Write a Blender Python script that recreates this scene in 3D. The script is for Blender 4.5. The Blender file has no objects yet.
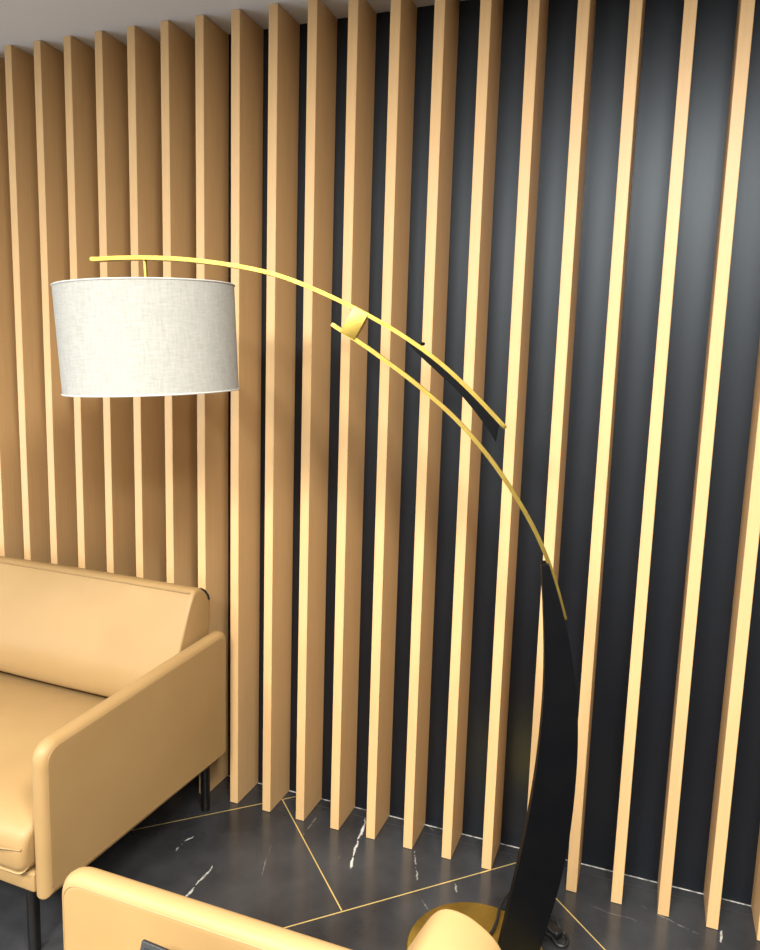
import bpy, bmesh, math, random
from mathutils import Vector, Matrix
random.seed(4)
S = bpy.context.scene
COL = S.collection
PI = math.pi

# ------------------------------------------------------------------ helpers
def tag(o, label=None, cat=None, group=None, kind=None):
    if label: o['label'] = label
    if cat: o['category'] = cat
    if group: o['group'] = group
    if kind: o['kind'] = kind
    return o

def empty(name, loc=(0, 0, 0), rz=0.0):
    o = bpy.data.objects.new(name, None)
    o.empty_display_size = .1
    o.location = loc
    o.rotation_euler = (0, 0, rz)
    COL.objects.link(o)
    return o

def link(name, bm, mats, parent=None, smooth=True, angle=35, weighted=False):
    me = bpy.data.meshes.new(name)
    bmesh.ops.recalc_face_normals(bm, faces=bm.faces)
    if smooth:
        for f in bm.faces: f.smooth = True
        lim = math.radians(angle)
        for e in bm.edges:
            if len(e.link_faces) == 2 and e.calc_face_angle(0) > lim: e.smooth = False
    bm.to_mesh(me); bm.free()
    for m in (mats if isinstance(mats, (list, tuple)) else [mats]): me.materials.append(m)
    o = bpy.data.objects.new(name, me)
    COL.objects.link(o)
    if parent: o.parent = parent
    if weighted:
        wm = o.modifiers.new('even shading', 'WEIGHTED_NORMAL'); wm.keep_sharp = True; wm.weight = 90
    return o

def box(bm, x0, x1, y0, y1, z0, z1, bev=0.0, seg=2, mat=0):
    vs = [bm.verts.new((x, y, z)) for x in (x0, x1) for y in (y0, y1) for z in (z0, z1)]
    q = [(0, 1, 3, 2), (4, 6, 7, 5), (0, 4, 5, 1), (2, 3, 7, 6), (0, 2, 6, 4), (1, 5, 7, 3)]
    fs = [bm.faces.new([vs[i] for i in f]) for f in q]
    for f in fs: f.material_index = mat
    if bev:
        es = list({e for f in fs for e in f.edges})
        bmesh.ops.bevel(bm, geom=es, offset=bev, segments=seg, profile=.5, affect='EDGES')

def prism(bm, pts, axis, h0, h1, bev=0.0, seg=3):
    """polygon in two coordinates, extruded along the third ('x': pts are (y,z); 'y': pts are (x,z))"""
    def P(a, b, h): return (h, a, b) if axis == 'x' else (a, h, b)
    lo = [bm.verts.new(P(a, b, h0)) for a, b in pts]
    hi = [bm.verts.new(P(a, b, h1)) for a, b in pts]
    n = len(pts)
    f0 = bm.faces.new(lo); f1 = bm.faces.new(hi)
    for i in range(n): bm.faces.new((lo[i], lo[(i + 1) % n], hi[(i + 1) % n], hi[i]))
    if bev:
        es = list(f0.edges) + list(f1.edges)
        bmesh.ops.bevel(bm, geom=es, offset=bev, segments=seg, profile=.5, affect='EDGES', clamp_overlap=True)

def catmull(pts, n=6, closed=False):
    out = []; N = len(pts)
    rng = N if closed else N - 1
    for i in range(rng):
        g = (lambda k: pts[k % N]) if closed else (lambda k: pts[max(0, min(N - 1, k))])
        p0, p1, p2, p3 = [Vector(g(i + d)) for d in (-1, 0, 1, 2)]
        for k in range(n):
            t = k / n
            out.append(.5 * (2 * p1 + (p2 - p0) * t + (2 * p0 - 5 * p1 + 4 * p2 - p3) * t * t + (3 * p1 - p0 - 3 * p2 + p3) * t ** 3))
    if not closed: out.append(Vector(pts[-1]))
    return out

def smooth_line(pts, it=2):
    pts = [Vector(p) for p in pts]
    for _ in range(it):
        pts = [pts[0]] + [(pts[i - 1] + 2 * pts[i] + pts[i + 1]) / 4 for i in range(1, len(pts) - 1)] + [pts[-1]]
    return pts

def rounded(poly, radii, n=6):
    """round the corners of a polygon"""
    out = []; N = len(poly)
    for i in range(N):
        p = Vector(poly[i]); a = Vector(poly[i - 1]); b = Vector(poly[(i + 1) % N]); r = radii[i]
        if r <= 0: out.append(tuple(p)); continue
        da = (a - p).normalized(); db = (b - p).normalized()
        ang = da.angle(db); d = r / math.tan(ang / 2)
        d = min(d, (a - p).length * .48, (b - p).length * .48)
        for k in range(n + 1):
            t = k / n
            q = (p + da * d) * (1 - t) ** 2 + p * 2 * t * (1 - t) + (p + db * d) * t * t
            out.append(tuple(q))
    return out

def tube(bm, pts, r, n=8, closed=False):
    pts = [Vector(p) for p in pts]; N = len(pts); rings = []
    up = Vector((0, 0, 1)); prev = None
    for i, p in enumerate(pts):
        if closed: t = pts[(i + 1) % N] - pts[i - 1]
        else: t = pts[min(i + 1, N - 1)] - pts[max(i - 1, 0)]
        t.normalize()
        if prev is None:
            a = t.cross(up)
            if a.length < .1: a = t.cross(Vector((1, 0, 0)))
            a.normalize()
        else:
            a = prev - t * prev.dot(t); a.normalize()
        prev = a; b = t.cross(a)
        rr = r[i] if isinstance(r, (list, tuple)) else r
        rings.append([bm.verts.new(p + (a * math.cos(2 * PI * k / n) + b * math.sin(2 * PI * k / n)) * rr) for k in range(n)])
    for i in range(N if closed else N - 1):
        A, B = rings[i], rings[(i + 1) % N]
        for k in range(n): bm.faces.new((A[k], A[(k + 1) % n], B[(k + 1) % n], B[k]))
    if not closed: bm.faces.new(rings[0]); bm.faces.new(rings[-1])

def lathe(bm, prof, n=64, cap=True, loc=(0, 0, 0)):
    L = Vector(loc); rings = []
    for r, z in prof:
        rings.append([bm.verts.new(L + Vector((r * math.cos(2 * PI * k / n), r * math.sin(2 * PI * k / n), z))) for k in range(n)])
    for A, B in zip(rings, rings[1:]):
        for k in range(n): bm.faces.new((A[k], A[(k + 1) % n], B[(k + 1) % n], B[k]))
    if cap: bm.faces.new(rings[0]); bm.faces.new(rings[-1])
    return rings

def cushion(bm, prof, x0, x1, rnd=.03, n=6):
    """closed (y,z) outline lofted along x with softly rounded ends"""
    cy = sum(p[0] for p in prof) / len(prof); cz = sum(p[1] for p in prof) / len(prof)
    ry = max(abs(p[0] - cy) for p in prof); rz = max(abs(p[1] - cz) for p in prof)
    st = []
    for k in range(n + 1):
        a = k / n * PI / 2
        st.append((x0 + rnd * (1 - math.sin(a)), rnd * (1 - math.cos(a)) * 0 + rnd * (1 - math.sin(PI / 2 - a)) if False else 0))
    st = []
    for k in range(n + 1):
        a = k / n * PI / 2
        st.append((x0 + rnd * (1 - math.cos(a)), rnd * (1 - math.sin(a))))
    for q in (.15, .3, .5, .7, .85): st.append((x0 + rnd + (x1 - x0 - 2 * rnd) * q, -.004 * math.sin(PI * q)))
    for k in range(n, -1, -1):
        a = k / n * PI / 2
        st.append((x1 - rnd * (1 - math.cos(a)), rnd * (1 - math.sin(a))))
    rings = []
    for x, ins in st:
        sy = (ry - ins) / ry; sz = (rz - ins) / rz
        rings.append([bm.verts.new((x, cy + (y - cy) * sy, cz + (z - cz) * sz)) for y, z in prof])
    m = len(prof)
    for A, B in zip(rings, rings[1:]):
        for k in range(m): bm.faces.new((A[k], A[(k + 1) % m], B[(k + 1) % m], B[k]))
    bm.faces.new(rings[0]); bm.faces.new(rings[-1])

def soft_slab(bm, poly, radii, x0, x1, r, n=7, seg=8):
    """(y,z) outline with rounded corners, extruded along x, its rim rounded with radius r"""
    N = len(poly); P_ = [Vector(p) for p in poly]; cen = sum(P_, Vector((0, 0))) / N
    def inset(d):
        L = []
        for i in range(N):
            a, b = P_[i], P_[(i + 1) % N]; t_ = (b - a).normalized(); nn = Vector((-t_.y, t_.x))
            if nn.dot(cen - a) < 0: nn = -nn
            L.append((a + nn * d, t_))
        out = []
        for i in range(N):
            (p, u_), (q, v_) = L[i - 1], L[i]; cr_ = u_.x * v_.y - u_.y * v_.x; w_ = q - p
            out.append(tuple(p + u_ * ((w_.x * v_.y - w_.y * v_.x) / cr_)))
        return rounded(out, [max(c - d * .75, .003) for c in radii], seg)
    st = [(x0 + r * (1 - math.sin(k / n * PI / 2)), r * (1 - math.cos(k / n * PI / 2))) for k in range(n, -1, -1)]
    st += [(x1 - r * (1 - math.sin(k / n * PI / 2)), r * (1 - math.cos(k / n * PI / 2))) for k in range(0, n + 1)]
    rings = [[bm.verts.new((x, y, z)) for y, z in inset(d)] for x, d in st]
    m_ = len(rings[0])
    for A, B in zip(rings, rings[1:]):
        for k in range(m_): bm.faces.new((A[k], A[(k + 1) % m_], B[(k + 1) % m_], B[k]))
    bm.faces.new(rings[0]); bm.faces.new(rings[-1])

# ------------------------------------------------------------------ materials
def mat(name, col, rough=.5, metal=0.0, spec=.5):
    m = bpy.data.materials.new(name); m.use_nodes = True
    b = m.node_tree.nodes['Principled BSDF']
    b.inputs['Base Color'].default_value = (*col, 1)
    b.inputs['Roughness'].default_value = rough
    b.inputs['Metallic'].default_value = metal
    b.inputs['Specular IOR Level'].default_value = spec
    return m, m.node_tree, b

def nd(t, kind, **kw):
    n = t.nodes.new(kind)
    for k, v in kw.items():
        if k.startswith('i_'): n.inputs[k[2:].replace('_', ' ')].default_value = v
        else: setattr(n, k, v)
    return n

def noise_color(t, b, c0, c1, scale=(1, 1, 1), nscale=5, detail=4, lo=.3, hi=.7, rough=.55):
    tc = nd(t, 'ShaderNodeTexCoord'); mp = nd(t, 'ShaderNodeMapping'); mp.inputs['Scale'].default_value = scale
    no = nd(t, 'ShaderNodeTexNoise', i_Scale=nscale, i_Detail=detail, i_Roughness=rough)
    cr = nd(t, 'ShaderNodeValToRGB')
    cr.color_ramp.elements[0].position = lo; cr.color_ramp.elements[0].color = (*c0, 1)
    cr.color_ramp.elements[1].position = hi; cr.color_ramp.elements[1].color = (*c1, 1)
    t.links.new(tc.outputs['Object'], mp.inputs['Vector']); t.links.new(mp.outputs[0], no.inputs['Vector'])
    t.links.new(no.outputs['Fac'], cr.inputs['Fac'])
    if b is not None: t.links.new(cr.outputs['Color'], b.inputs['Base Color'])
    return tc, mp, no, cr

def bump(t, b, no, strength=.1, dist=.002):
    bp = nd(t, 'ShaderNodeBump', i_Strength=strength, i_Distance=dist)
    t.links.new(no.outputs['Fac'], bp.inputs['Height']); t.links.new(bp.outputs[0], b.inputs['Normal'])

M = {}
m, t, b = mat('oak_veneer', (.6, .4, .2), .42, spec=.4)
tc, mp, no, cr = noise_color(t, b, (.60, .378, .176), (.645, .416, .197), (30, 30, .9), 4, 6, .3, .7)
bump(t, b, no, .05, .001); M['oak'] = m
m, t, b = mat('leather_camel', (.62, .37, .15), .48, spec=.3)
noise_color(t, b, (.315, .198, .083), (.35, .224, .096), (1, 1, 1), 3.5, 3, .3, .7)
n2 = nd(t, 'ShaderNodeTexNoise', i_Scale=420, i_Detail=2); bump(t, b, n2, .12, .0006); M['leather'] = m
m, t, b = mat('leather_piping', (.28, .175, .072), .55); M['piping'] = m
m, t, b = mat('black_wall_paint', (.018, .02, .025), .42, spec=.5)
tc, mp, no, cr = noise_color(t, b, (.0038, .0045, .0075), (.005, .0058, .0092), (1, 1, 1), 2, 3)
bump(t, b, no, .02, .01); b.inputs['Specular Tint'].default_value = (.78, .88, 1, 1); M['wall_black'] = m  # blue of the haze put into the tint of the wall's sheen
m, t, b = mat('ceiling_paint', (.62, .61, .61), .8, spec=.2)
noise_color(t, b, (.74, .76, .79), (.77, .79, .82), (1, 1, 1), 1.2, 2); M['ceiling'] = m
m, t, b = mat('plain_wall_paint', (.7, .7, .7), .8, spec=.2)
noise_color(t, b, (.36, .36, .36), (.40, .40, .40), (1, 1, 1), 2, 3); M['wall_plain'] = m
m, t, b = mat('brushed_brass', (.78, .56, .13), .4, 1.0)
tc, mp, no, cr = noise_color(t, b, (.40, .28, .06), (.48, .35, .085), (3, 3, 3), 9, 3)
n2 = nd(t, 'ShaderNodeTexNoise', i_Scale=200, i_Detail=2); bump(t, b, n2, .04, .0005); M['brass'] = m
m, t, b = mat('spun_brass', (.55, .40, .10), .3, 1.0)
noise_color(t, b, (.50, .36, .08), (.58, .43, .11), (3, 3, 3), 9, 3)
tg = nd(t, 'ShaderNodeTangent', direction_type='RADIAL', axis='Z'); b.inputs['Anisotropic'].default_value = .85
t.links.new(tg.outputs[0], b.inputs['Tangent']); M['spun'] = m
m, t, b = mat('black_lacquer', (.012, .013, .016), .5, spec=.07)
noise_color(t, b, (.0025, .0027, .0035), (.0035, .0037, .0045), (1, 1, 1), 12, 3); M['black'] = m
m, t, b = mat('black_metal_leg', (.012, .011, .011), .35, .4); M['leg'] = m
m, t, b = mat('black_rubber', (.008, .008, .009), .35, spec=.5); M['rubber'] = m
m, t, b = mat('black_glass', (.02, .023, .027), .12, spec=.6); M['gloss'] = m
m, t, b = mat('black_edge', (.012, .012, .013), .5); M['edge'] = m
m, t, b = mat('cord_cloth', (.01, .01, .011), .5); M['cord'] = m
m, t, b = mat('opal_glass', (.85, .83, .78), .3); M['opal'] = m
m, t, b = mat('zip_black', (.01, .01, .01), .5); M['zip'] = m

# linen shade: diffuse + translucent with an uneven weave
m, t, b = mat('linen_shade', (.8, .78, .72), .85, spec=.1)
tc = nd(t, 'ShaderNodeTexCoord')
def stretch(sc, ns):
    mp = nd(t, 'ShaderNodeMapping'); mp.inputs['Scale'].default_value = sc
    no = nd(t, 'ShaderNodeTexNoise', i_Scale=ns, i_Detail=5, i_Roughness=.7)
    t.links.new(tc.outputs['Object'], mp.inputs['Vector']); t.links.new(mp.outputs[0], no.inputs['Vector']); return no
na = stretch((1, 1, 7), 36); nb_ = stretch((6, 6, .8), 34)
mx = nd(t, 'ShaderNodeMath', operation='ADD'); t.links.new(na.outputs['Fac'], mx.inputs[0]); t.links.new(nb_.outputs['Fac'], mx.inputs[1])
hf = nd(t, 'ShaderNodeMath', operation='MULTIPLY'); hf.inputs[1].default_value = .5; t.links.new(mx.outputs[0], hf.inputs[0])
cr = nd(t, 'ShaderNodeValToRGB')
cr.color_ramp.elements[0].position = .36; cr.color_ramp.elements[0].color = (.385, .38, .352, 1)
cr.color_ramp.elements[1].position = .62; cr.color_ramp.elements[1].color = (.50, .497, .472, 1)
t.links.new(hf.outputs[0], cr.inputs['Fac']); t.links.new(cr.outputs['Color'], b.inputs['Base Color'])
tr = nd(t, 'ShaderNodeBsdfTranslucent'); t.links.new(cr.outputs['Color'], tr.inputs['Color'])
ms = nd(t, 'ShaderNodeMixShader'); ms.inputs[0].default_value = .3
t.links.new(b.outputs[0], ms.inputs[1]); t.links.new(tr.outputs[0], ms.inputs[2])
t.links.new(ms.outputs[0], t.nodes['Material Output'].inputs['Surface'])
M['linen'] = m
m, t, b = mat('linen_tape', (.47, .465, .445), .85, spec=.1); M['tape'] = m

# black marble floor with white veins drawn as warped segments
m, t, b = mat('black_marble', (.016, .017, .02), .2, spec=.5)
geo = nd(t, 'ShaderNodeNewGeometry')
wn = nd(t, 'ShaderNodeTexNoise', i_Scale=9, i_Detail=5, i_Roughness=.65); t.links.new(geo.outputs['Position'], wn.inputs['Vector'])
wsub = nd(t, 'ShaderNodeVectorMath', operation='SUBTRACT'); wsub.inputs[1].default_value = (.5, .5, .5)
t.links.new(wn.outputs['Color'], wsub.inputs[0])
wsc = nd(t, 'ShaderNodeVectorMath', operation='SCALE'); wsc.inputs['Scale'].default_value = .035; t.links.new(wsub.outputs[0], wsc.inputs[0])
wad = nd(t, 'ShaderNodeVectorMath', operation='ADD'); t.links.new(geo.outputs['Position'], wad.inputs[0]); t.links.new(wsc.outputs[0], wad.inputs[1])
cl = nd(t, 'ShaderNodeTexNoise', i_Scale=2.3, i_Detail=6, i_Roughness=.6); t.links.new(wad.outputs[0], cl.inputs['Vector'])
cr = nd(t, 'ShaderNodeValToRGB')
cr.color_ramp.elements[0].position = .35; cr.color_ramp.elements[0].color = (.017, .0175, .02, 1)
cr.color_ramp.elements[1].position = .75; cr.color_ramp.elements[1].color = (.055, .056, .06, 1)
t.links.new(cl.outputs['Fac'], cr.inputs['Fac'])
br = nd(t, 'ShaderNodeTexNoise', i_Scale=38, i_Detail=3); t.links.new(geo.outputs['Position'], br.inputs['Vector'])
def mth(op, a, bb=None, clamp=False):
    n = nd(t, 'ShaderNodeMath', operation=op, use_clamp=clamp)
    for i, v in enumerate((a, bb)):
        if v is None: continue
        if isinstance(v, (int, float)): n.inputs[i].default_value = v
        else: t.links.new(v, n.inputs[i])
    return n.outputs[0]
def vein(A, B, w, s):
    A = Vector((*A, 0)); B = Vector((*B, 0)); d = B - A; L2 = d.dot(d)
    pa = nd(t, 'ShaderNodeVectorMath', operation='SUBTRACT'); t.links.new(wad.outputs[0], pa.inputs[0]); pa.inputs[1].default_value = A
    dt = nd(t, 'ShaderNodeVectorMath', operation='DOT_PRODUCT'); t.links.new(pa.outputs[0], dt.inputs[0]); dt.inputs[1].default_value = d
    h = mth('MULTIPLY', dt.outputs['Value'], 1 / L2, True)
    sc = nd(t, 'ShaderNodeVectorMath', operation='SCALE'); sc.inputs[0].default_value = d; t.links.new(h, sc.inputs['Scale'])
    df = nd(t, 'ShaderNodeVectorMath', operation='DISTANCE'); t.links.new(pa.outputs[0], df.inputs[0]); t.links.new(sc.outputs[0], df.inputs[1])
    prof = mth('MULTIPLY', mth('MULTIPLY', h, mth('SUBTRACT', 1.0, h)), 4.0)
    wid = mth('ADD', mth('MULTIPLY', prof, w * .45), w * .12)
    v = mth('SUBTRACT', 1.0, mth('DIVIDE', df.outputs['Value'], wid), True)
    bk = mth('MULTIPLY', mth('SUBTRACT', br.outputs['Fac'], .22), 3.4, True)
    return mth('MULTIPLY', mth('MULTIPLY', mth('POWER', v, .6), bk), s)
VEINS = [((1.446, 0.0808), (1.468, -0.0208), 0.01, 1.0), ((1.468, -0.0208), (1.4814, -0.1068), 0.01, 1.0), ((1.4814, -0.1068), (1.5047, -0.188), 0.01, 1.0), ((1.4304, 0.1397), (1.4743, -0.0181), 0.006, 0.6), ((1.085, -0.3283), (1.0914, -0.4269), 0.008, 0.85), ((1.0914, -0.4269), (1.0881, -0.49), 0.008, 0.85), ((0.9399, -0.2215), (0.9249, -0.269), 0.006, 0.6), ((0.9249, -0.269), (0.9255, -0.3198), 0.006, 0.6), ((1.662, 0.0033), (1.7275, -0.1698), 0.006, 0.5), ((1.8252, -0.089), (1.8598, -0.1719), 0.006, 0.45), ((2.6101, 0.0285), (2.5987, -0.0598), 0.008, 0.9), ((1.2016, -0.1631), (1.2625, -0.3255), 0.005, 0.15), ((1.2775, -0.0899), (1.2832, 0.0766), 0.005, 0.2), ((1.4399, -0.1997), (1.4417, -0.0201), 0.005, 0.15), ((0.8195, 0.0463), (0.8885, -0.052), 0.006, 0.5), ((1.5785, 0.2031), (1.7078, 0.1111), 0.005, 0.15), ((1.7492, -0.2181), (1.8095, -0.2612), 0.006, 0.35), ((2.3799, 0.0222), (2.5467, -0.0403), 0.005, 0.2), ((2.2366, -0.0376), (2.4097, -0.0548), 0.005, 0.12)]
acc = None
for A, B, w, s in VEINS:
    v = vein(A, B, w, s)
    acc = v if acc is None else mth('MAXIMUM', acc, v)
mixc = nd(t, 'ShaderNodeMix', data_type='RGBA'); t.links.new(acc, mixc.inputs['Factor'])
t.links.new(cr.outputs['Color'], mixc.inputs[6]); mixc.inputs[7].default_value = (.75, .73, .68, 1)
t.links.new(mixc.outputs[2], b.inputs['Base Color'])
rr = nd(t, 'ShaderNodeMapRange'); rr.inputs['To Min'].default_value = .16; rr.inputs['To Max'].default_value = .3
t.links.new(cl.outputs['Fac'], rr.inputs['Value']); t.links.new(rr.outputs[0], b.inputs['Roughness'])
M['marble'] = m
m, t, b = mat('brass_inlay', (.85, .66, .25), .32, .6); M['inlay'] = m
m, t, b = mat('white_sealant', (.6, .6, .6), .7)
tc, mp, no, cr = noise_color(t, b, (.12, .12, .12), (.75, .74, .72), (1, 1, 1), 28, 3, .35, .6); M['seal'] = m
m, t, b = mat('dark_line', (.045, .045, .05), .6); M['thin_line'] = m

# ------------------------------------------------------------------ the room
X0, X1, Y0, YW, H = -2.6, 5.4, -5.2, .1535, 2.7154
bm = bmesh.new()
vs = [bm.verts.new(p) for p in ((X0, Y0, 0), (X1, Y0, 0), (X1, YW, 0), (X0, YW, 0))]; bm.faces.new(vs)
def strip(a, c, w, z, mi):
    a = Vector((*a, 0)); c = Vector((*c, 0)); d = (c - a).normalized(); n = Vector((-d.y, d.x, 0)) * w / 2; zz = Vector((0, 0, z))
    f = bm.faces.new([bm.verts.new(p + zz) for p in (a - n, c - n, c + n, a + n)]); f.material_index = mi
for a, c in [((0.2517, -0.7288), (1.1925, 0.1644)), ((1.1141, 0.09), (1.5467, -0.3517)), ((0.5852, -1.2856), (2.1078, 0.1832)), ((2.0448, 0.0424), (2.7705, -0.6892))]: strip(a, c, .0042, .0006, 1)
strip((X0, YW - .003), (X1, YW - .003), .006, .0007, 2)
strip((X0, YW - .047), (X1, YW - .047), .0025, .0004, 3)  # thin dark line across the floor, parallel to the back wall
floor = link('floor', bm, [M['marble'], M['inlay'], M['seal'], M['thin_line']], smooth=False); tag(floor, 'black marble floor with white veins and thin brass inlay lines', 'floor', kind='structure')
def slab(name, lab, cat, dims, mm):
    bm = bmesh.new(); box(bm, *dims); o = link(name, bm, mm, smooth=False); tag(o, lab, cat, kind='structure'); return o
slab('wall_back', 'matt black wall behind the row of timber slats', 'wall', (X0, X1, YW, YW + .1, 0, H), M['wall_black'])
slab('ceiling', 'plain pale grey ceiling above the slat wall', 'ceiling', (X0 - .1, X1 + .1, Y0 - .1, YW + .1, H, H + .1), M['ceiling'])
slab('wall_left', 'plain side wall beyond the sofa', 'wall', (X0 - .1, X0, Y0 - .1, YW + .1, 0, H), M['wall_plain'])
slab('wall_right', 'plain side wall beyond the floor lamp', 'wall', (X1, X1 + .1, Y0 - .1, YW + .1, 0, H), M['wall_plain'])
slab('wall_front', 'plain wall facing the slat wall', 'wall', (X0, X1, Y0 - .1, Y0, 0, H), M['wall_plain'])

# ------------------------------------------------------------------ slats
P, SW, SD = .135, .0322, .1525
bm = bmesh.new(); box(bm, 0, SW, 0, SD, .0008, H - .0008, .0012, 1)
slat0 = link('timber_slat', bm, M['oak'], angle=30)
ORD = 'first second third fourth fifth sixth seventh eighth ninth tenth eleventh twelfth thirteenth fourteenth fifteenth sixteenth seventeenth eighteenth nineteenth twentieth twenty-first twenty-second'.split()
WHERE = {-1: 'cut by the picture edge above the sofa back', 0: 'first uncut one, well left of the lampshade', 1: 'just left of the lampshade rim',
         2: 'behind the left part of the lampshade', 3: 'behind the tip of the upper brass arm', 4: 'behind the lampshade hanging rod', 5: 'behind the lampshade right of its rod',
         6: 'behind the right part of the lampshade', 7: 'at the lampshade right rim, beside the sofa arm', 8: 'first clear of the lampshade on its right',
         9: 'left of where the lower brass arm begins', 10: 'behind the brass connector block', 11: 'behind both brass arms right of the connector block',
         12: 'behind the thin tip of the black fin', 13: 'behind the thick half of the black fin', 14: 'behind the lower end of the upper brass arm',
         15: 'half hidden behind the curved black lamp stem', 16: 'just right of the curved black lamp stem', 17: 'second to the right of the black lamp stem',
         18: 'third to the right of the black lamp stem', 19: 'fourth to the right of the black lamp stem', 20: 'cut by the picture edge furthest from the sofa'}
order = [i for i in range(-4, 24)]
for k, i in enumerate(order):
    o = slat0 if k == 0 else slat0.copy()
    if k: COL.objects.link(o)
    o.location = (i * P, 0, 0)
    if i in WHERE: lab = 'pale oak slat, %s from the left, %s' % (ORD[i + 1], WHERE[i])
    else: lab = 'pale oak slat continuing the row beyond the picture edge'
    tag(o, lab, 'slat', 'vertical timber slats on the black wall', 'thing')

# ------------------------------------------------------------------ sofa and armchair
BACK = [(-.207, .475), (-.212, .56), (-.188, .64), (-.154, .72), (-.120, .795), (-.098, .832), (-.075, .842), (-.045, .836), (-.012, .812), (.002, .77), (-.005, .68), (-.018, .56), (-.03, .47), (-.06, .445), (-.175, .445)]
SEAT = [(-.10, .30), (-.10, .385), (-.14, .415), (-.3, .440), (-.5, .448), (-.68, .436), (-.77, .424), (-.822, .398), (-.838, .362), (-.84, .32), (-.832, .294), (-.80, .284), (-.5, .28), (-.2, .278)]
def seating(name, W, nseat, loc, rz, label, cat, group):
    root = empty(name, loc, rz); tag(root, label, cat, group)
    TH = .052
    side = [(0.018, .213), (0.018, .684), (-.815, .640), (-.815, .217)]
    for sx, nm in ((0, 'r'), (1, 'l')):
        x1 = 0 if sx == 0 else -W + TH; x0 = x1 - TH
        bm = bmesh.new(); soft_slab(bm, side, [.02, .045, .06, .008], x0, x1, .024)
        arm = link('armrest', bm, M['leather'], root, weighted=True)
        ins = rounded([(-.017, .231), (-.017, .664), (-.798, .624), (-.798, .245)], [.012, .035, .045, .012], 9)
        for xx in (x1 - .0015, x0 + .0015):
            bm = bmesh.new(); tube(bm, [(xx, y, z) for y, z in ins], .0018, 5, True)
            link('piping', bm, M['piping'], arm)
    # base frame between the arms and rear panel
    bm = bmesh.new(); prism(bm, rounded([(-.03, .21), (-.03, .27), (-.812, .282), (-.812, .226)], [.008] * 4, 3), 'x', -W + TH - .004, -TH + .004, .006, 2)
    link('base_frame', bm, M['leather'], root)
    bm = bmesh.new(); prism(bm, rounded([(-.055, .22), (-.055, .66), (-.006, .66), (-.006, .21)], [.01] * 4, 3), 'x', -W + TH - .004, -TH + .004, .006, 2)
    link('back_panel', bm, M['leather'], root)
    sp = catmull(SEAT, 4, True); bp_ = catmull(BACK, 4, True)
    gap = .006; inner = W - 2 * TH
    for k in range(nseat):
        a = -W + TH + inner * k / nseat + .003; c = -W + TH + inner * (k + 1) / nseat - .003
        bm = bmesh.new(); cushion(bm, sp, a, c, .028); sc = link('seat_cushion', bm, M['leather'], root)
        bm = bmesh.new()
        pl = [(a + .02, -.834, .352), (c - .02, -.834, .352)]
        n = 14; tube(bm, [(a + .008 + (c - a - .016) * q / n, -.8515 + (.016 if q in (0, n) else 0), .36) for q in range(n + 1)], .0028, 6)
        link('piping', bm, M['piping'], sc)
        IN = .062
        ba = -W + IN if k == 0 else a; bc = -IN if k == nseat - 1 else c
        bm = bmesh.new(); cushion(bm, bp_, ba, bc, .015 if nseat > 1 else .010); bc_ = link('back_cushion', bm, M['leather'], root)
        for y, z in (((-.1005, .8325), (-.2085, .487)) if nseat > 1 else ((-.2085, .487),)):
            bm = bmesh.new(); tube(bm, [(ba + .016 + (bc - ba - .032) * q / n, y - .002, z) for q in range(n + 1)], .0024, 6)
            link('piping', bm, M['piping'], bc_)
        for xe in ((ba + .004, bc - .004) if nseat > 1 else ()):
            ed = [(-.2, .49), (-.205, .56), (-.181, .64), (-.147, .72), (-.114, .79), (-.098, .825)]
            bm = bmesh.new(); tube(bm, [(xe, y, z) for y, z in [tuple(v) for v in catmull(ed, 4)]], .0022, 5)
            link('piping', bm, M['piping'], bc_)
        if k == nseat - 1:
            bm = bmesh.new()
            tube(bm, [(bc - .008, -.05, .836), (bc - .002, -.035, .826), (bc + .001, -.02, .806), (bc + .001, -.014, .79)], .0045, 6)
            link('zip_end', bm, M['zip'], bc_)
    for sd in (0, 1):
        for ins_, ly in ((.073, -.022), (.112, -.76)):
            lx = -ins_ if sd == 0 else -W + ins_
            bm = bmesh.new(); lathe(bm, [(.015, 0), (.016, .004), (.0175, .24)], 20, True, (lx, ly, 0))
            link('leg', bm, M['leg'], root)
    return root

seating('sofa', 2.0, 2, (.962, -.055, 0), math.radians(-1.3), 'camel leather sofa standing against the slat wall under the lampshade', 'sofa', None)
seating('armchair', .80, 1, (2.137, -2.0, 0), math.radians(-93.0), 'camel leather armchair in front, its arm and back tip showing at the bottom edge', 'armchair', None).scale = (1, 1.066, 1)

# dark glossy panel leaning on the inner side of the armchair arm
root = empty('tablet', (1.735, -1.362, .458), math.radians(-3)); tag(root, 'dark glossy flat tablet leaning against the inside of the armchair arm', 'tablet')
TL = Matrix.Rotation(math.radians(-20), 4, 'X')
bm = bmesh.new(); box(bm, -.17, .17, 0, .008, 0, .195, .003, 3); bmesh.ops.transform(bm, matrix=TL, verts=bm.verts); link('casing', bm, M['edge'], root)
bm = bmesh.new(); box(bm, -.161, .161, -.0012, .001, .009, .186, .0005, 1); bmesh.ops.transform(bm, matrix=TL, verts=bm.verts); link('screen', bm, M['gloss'], root)

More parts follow.
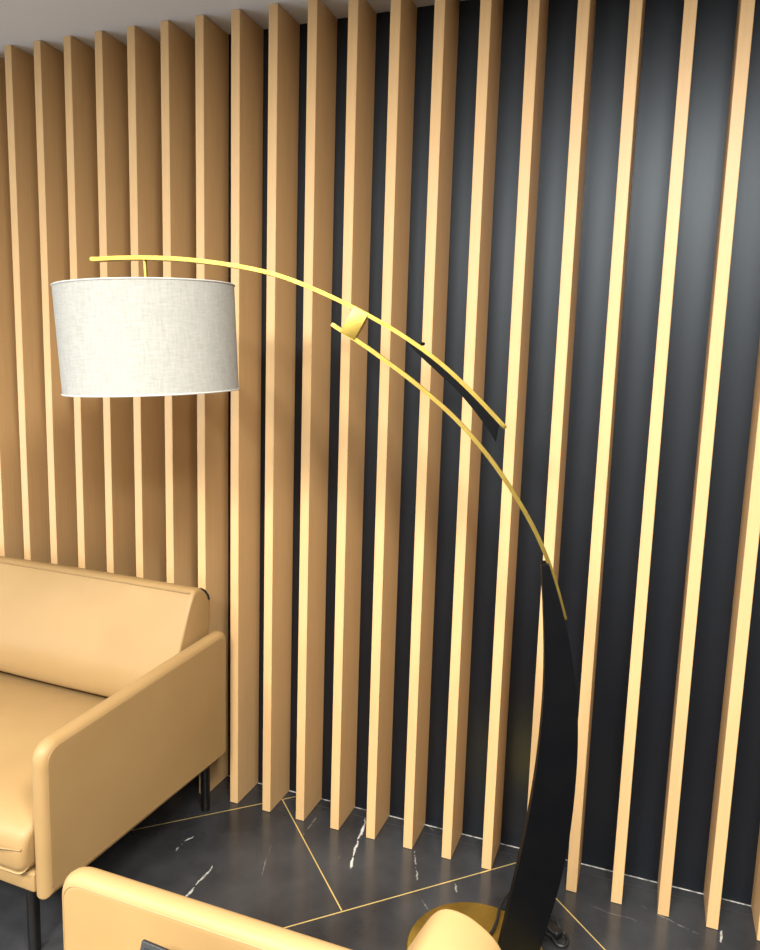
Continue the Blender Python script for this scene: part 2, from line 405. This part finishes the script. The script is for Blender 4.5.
# ------------------------------------------------------------------ arc lamp (all in one upright plane)
lamp = empty('arc_floor_lamp', (1.97, -.362, 0), math.radians(-166.08))
tag(lamp, 'tall brass and black arc floor lamp with a white drum shade', 'floor lamp')
UP = [(1.0839, 1.8574), (1.0351, 1.8618), (.9413, 1.8656), (.8485, 1.8631), (.7698, 1.8569), (.6943, 1.8474), (.6271, 1.8355), (.5781, 1.8231), (.5114, 1.801), (.4141, 1.7587), (.3465, 1.7273), (.2595, 1.6785), (.1819, 1.6285), (.0942, 1.5523), (.0096, 1.4658)]
LO = [(.4536, 1.7094), (.3943, 1.6758), (.335, 1.6365), (.2268, 1.564), (.1284, 1.4853), (.039, 1.3891), (-.0327, 1.2855), (-.0847, 1.2007), (-.1278, 1.1148), (-.1663, .9837)]
BL = [(-.0977, 1.1286), (-.1002, 1.0868), (-.1131, .9976), (-.1224, .8855), (-.1265, .7849), (-.1246, .6795), (-.1188, .5721), (-.1094, .4623), (-.1001, .3832), (-.0852, .2935), (-.0612, .117), (-.0443, .016)]
BR = [(-.1151, 1.1297), (-.1388, 1.0708), (-.1696, .9802), (-.1941, .8747), (-.2104, .7808), (-.2184, .6988), (-.2219, .6155), (-.2211, .5165), (-.2175, .3983), (-.2098, .2988), (-.1905, .2017), (-.1691, .1151), (-.150, .016)]
FIN = [(.2575, 1.664), (.2296, 1.6375), (.178, 1.5933), (.1263, 1.5470), (.0742, 1.4885), (.0318, 1.4300)]
def bar(pts, hw, ht, name, m, n=8):
    pts = catmull(smooth_line(pts, 1), n); bm = bmesh.new(); rings = []; N = len(pts)
    for i, p in enumerate(pts):
        d = (pts[min(i + 1, N - 1)] - pts[max(i - 1, 0)]).normalized(); q = Vector((-d.y, d.x)); r = []
        for a, y in ((-ht, -hw), (-ht, hw), (ht, hw), (ht, -hw)):
            c = p + q * a; r.append(bm.verts.new((c.x, y, c.y)))
        rings.append(r)
    lon = []
    for A, B in zip(rings, rings[1:]):
        for k in range(4): bm.faces.new((A[k], A[(k + 1) % 4], B[(k + 1) % 4], B[k])); lon.append(bm.edges.get((A[k], B[k])))
    bm.faces.new(rings[0]); bm.faces.new(rings[-1])
    bm.faces.ensure_lookup_table()
    bmesh.ops.bevel(bm, geom=lon + list(bm.faces[-1].edges) + list(bm.faces[-2].edges), offset=.0016, segments=2, profile=.5, affect='EDGES')
    return link(name, bm, m, lamp)
bar(UP, .013, .0051, 'upper_arm', M['brass'])
bar(LO, .013, .0051, 'lower_arm', M['brass'])
bm = bmesh.new()
poly = [tuple(v) for v in catmull(smooth_line(BL, 2), 6)] + [tuple(v) for v in reversed(catmull(smooth_line(BR, 2), 6))]
prism(bm, poly, 'y', -.019, .019, .003, 2)
link('stem', bm, M['black'], lamp)
bm = bmesh.new()
top = [v for v in catmull(smooth_line(UP, 1), 8) if .02 <= v.x <= .262]
poly = [tuple(v) for v in catmull(FIN, 5)] + [(v.x, v.y - .003) for v in reversed(top)]
prism(bm, poly, 'y', -.0095, .0095, .0008, 1)
link('fin', bm, M['black'], lamp)
bm = bmesh.new()
prism(bm, [(.3972, 1.7555), (.3610, 1.7345), (.3934, 1.672), (.4289, 1.691)], 'y', -.017, .017, .0015, 2)
link('connector_block', bm, M['brass'], lamp)
bm = bmesh.new()
lathe(bm, [(.004, -.004), (.0055, -.002), (.0055, .002), (.004, .004)], 16); bmesh.ops.translate(bm, vec=(.224, 0, 1.667), verts=bm.verts)
link('set_screw', bm, M['black'], lamp)
# round base plate
bm = bmesh.new(); lathe(bm, [(.0, .0005), (.188, .0005), (.191, .003), (.191, .013), (.188, .016), (.0, .016)], 96, False, (.015, .002, 0))
bmesh.ops.remove_doubles(bm, verts=bm.verts, dist=1e-5)
bmesh.ops.translate(bm, vec=(-.015, -.002, 0), verts=bm.verts)
link('base_plate', bm, M['spun'], lamp).location = (.015, .002, 0)
# drum shade with ring, spider, rod, socket and bulb
SU, SZ = .932, 1.660
rod_bm = bmesh.new(); tube(rod_bm, [(.943, 0, 1.864), (.936, 0, 1.755)], .0055, 12); lathe(rod_bm, [(.010, -.0), (.010, .012)], 16, True, (.938, 0, 1.77))
link('hanging_rod', rod_bm, M['brass'], lamp)
R0, R1, HH = .2205, .2225, .1345
bm = bmesh.new()
pr = [(R0, -HH), (R0 + (R1 - R0) * .5, 0), (R1, HH), (R1 - .0025, HH), (R0 - .0025, -HH)]
rings = lathe(bm, pr, 128, False)
for k in range(128): bm.faces.new((rings[-1][k], rings[-1][(k + 1) % 128], rings[0][(k + 1) % 128], rings[0][k]))
shade = link('lamp_shade', bm, M['linen'], lamp)
shade.location = (SU, 0, SZ); shade.rotation_euler = (math.radians(-1.7), math.radians(2.7), 0)
for rr_, zz in ((R1 + .0004, HH - .001), (R0 + .0004, -HH + .001)):
    bm = bmesh.new(); tube(bm, [(rr_ * math.cos(2 * PI * k / 96), rr_ * math.sin(2 * PI * k / 96), zz) for k in range(96)], .0022, 6, True)
    link('rim_tape', bm, M['tape'], shade)
bm = bmesh.new()
for z_ in (HH - .012,):
    tube(bm, [(.02 * math.cos(2 * PI * k / 24), .02 * math.sin(2 * PI * k / 24), z_) for k in range(24)], .003, 6, True)
    for q in range(3):
        a = 2 * PI * q / 3; tube(bm, [(.02 * math.cos(a), .02 * math.sin(a), z_), ((R1 - .003) * math.cos(a), (R1 - .003) * math.sin(a), z_)], .0022, 6)
link('spider_ring', bm, M['brass'], shade)
bm = bmesh.new(); lathe(bm, [(.008, .135), (.02, .13), (.02, .07), (.014, .065)], 24); link('bulb_socket', bm, M['black'], shade)
bm = bmesh.new(); lathe(bm, [(.013, .066), (.016, .05), (.028, .02), (.031, 0), (.026, -.02), (.012, -.031), (.002, -.033)], 24); link('bulb', bm, M['opal'], shade)
# mains cord lying over the base and a looped end beside it
MI = Matrix.Translation(lamp.location) @ Matrix.Rotation(lamp.rotation_euler.z, 4, 'Z'); MI.invert()
def loc(pts): return [MI @ Vector(p) for p in pts]
bm = bmesh.new()
cordpts = [(2.0003, -0.108, 0.02), (1.9892, -0.1455, 0.02), (1.9866, -0.1935, 0.021), (1.9894, -0.2361, 0.021), (1.9849, -0.2843, 0.021), (1.9711, -0.3266, 0.021)]
tube(bm, catmull(loc(cordpts), 6), .0042, 8)
cord = link('power_cord', bm, M['cord'], lamp)
bm = bmesh.new(); tube(bm, catmull(loc([(2.1269, -0.2261, 0.012), (2.1319, -0.184, 0.02), (2.1344, -0.1634, 0.028), (2.1499, -0.1726, 0.03), (2.1614, -0.1914, 0.022), (2.1801, -0.1988, 0.008), (2.1911, -0.2202, 0.006), (2.1827, -0.2437, 0.006), (2.1633, -0.2438, 0.006), (2.1468, -0.225, 0.008), (2.1255, -0.2157, 0.01)]), 6), .0046, 8); link('cord_loop', bm, M['cord'], cord)
bm = bmesh.new(); box(bm, -.035, .035, -.016, .016, 0, .026, .009, 4)
bmesh.ops.transform(bm, matrix=MI @ Matrix.Translation((2.1408, -0.199, 0.002)) @ Matrix.Rotation(math.radians(-38), 4, 'Z'), verts=bm.verts)
link('foot_switch', bm, M['rubber'], cord)

# ------------------------------------------------------------------ light
def spot(name, loc, tgt, e, col, size=150, blend=.6, rad=.05):
    l = bpy.data.lights.new(name, 'SPOT'); l.energy = e; l.color = col; l.spot_size = math.radians(size); l.spot_blend = blend; l.shadow_soft_size = rad
    o = bpy.data.objects.new(name, l); COL.objects.link(o); o.location = loc
    o.rotation_euler = (Vector(tgt) - Vector(loc)).to_track_quat('-Z', 'Y').to_euler(); return o
def area(name, loc, e, col, sx, sy, tgt=None, spread=180):
    l = bpy.data.lights.new(name, 'AREA'); l.shape = 'RECTANGLE'; l.size = sx; l.size_y = sy; l.energy = e; l.color = col; l.spread = math.radians(spread)
    o = bpy.data.objects.new(name, l); COL.objects.link(o); o.location = loc
    if tgt: o.rotation_euler = (Vector(tgt) - Vector(loc)).to_track_quat('-Z', 'Y').to_euler()
    return o

area('ceiling_panel', (-.5, -3.2, 2.70), 160, (1, .965, .88), .9, .8)
area('ceiling_panel', (1.3, -3.3, 2.70), 215, (1, .965, .88), .9, .8)
area('ceiling_panel', (3.1, -3.3, 2.70), 105, (1, .965, .88), .9, .8)
area('ceiling_panel', (2.4, -1.8, 2.70), 95, (1, .965, .88), .6, .4)
area('ceiling_fill', (-2.55, -2.7, 1.3), 120, (.78, .89, 1), 3.6, 2.0, (1.2, -2.2, 3.0))  # unseen cool fill light, added on the left to brighten the ceiling


w = bpy.data.worlds.new('World'); S.world = w; w.use_nodes = True
w.node_tree.nodes['Background'].inputs[0].default_value = (.9, .93, 1, 1)
w.node_tree.nodes['Background'].inputs[1].default_value = .05

# ------------------------------------------------------------------ camera
cam = bpy.data.cameras.new('Camera'); co = bpy.data.objects.new('Camera', cam); COL.objects.link(co)
r = Vector((0.9362, 0.3495, 0.0300)); yaw, pit, rol = .353386914, .143314499, .0303080013
f = Vector((-math.sin(yaw) * math.cos(pit), math.cos(yaw) * math.cos(pit), -math.sin(pit)))
r = Vector((math.cos(yaw), math.sin(yaw), 0)); u = r.cross(f)
c_, s_ = math.cos(rol), math.sin(rol)
r, u = c_ * r + s_ * u, -s_ * r + c_ * u
mw = Matrix((r, u, -f)).transposed().to_4x4()
mw.translation = Vector((17.1311241, -16.3875796, 11.8932525)) * .135
co.matrix_world = mw
cam.sensor_fit = 'VERTICAL'; cam.sensor_height = 24; cam.lens = 24 * 744.405129 / 950
cam.clip_start = .02
S.camera = co

vs = S.view_settings
vs.view_transform = 'Standard'; vs.look = 'None'; vs.exposure = 0.13; vs.gamma = 1; vs.use_curve_mapping = False
S.cycles.max_bounces = 8
S.cycles.caustics_reflective = False
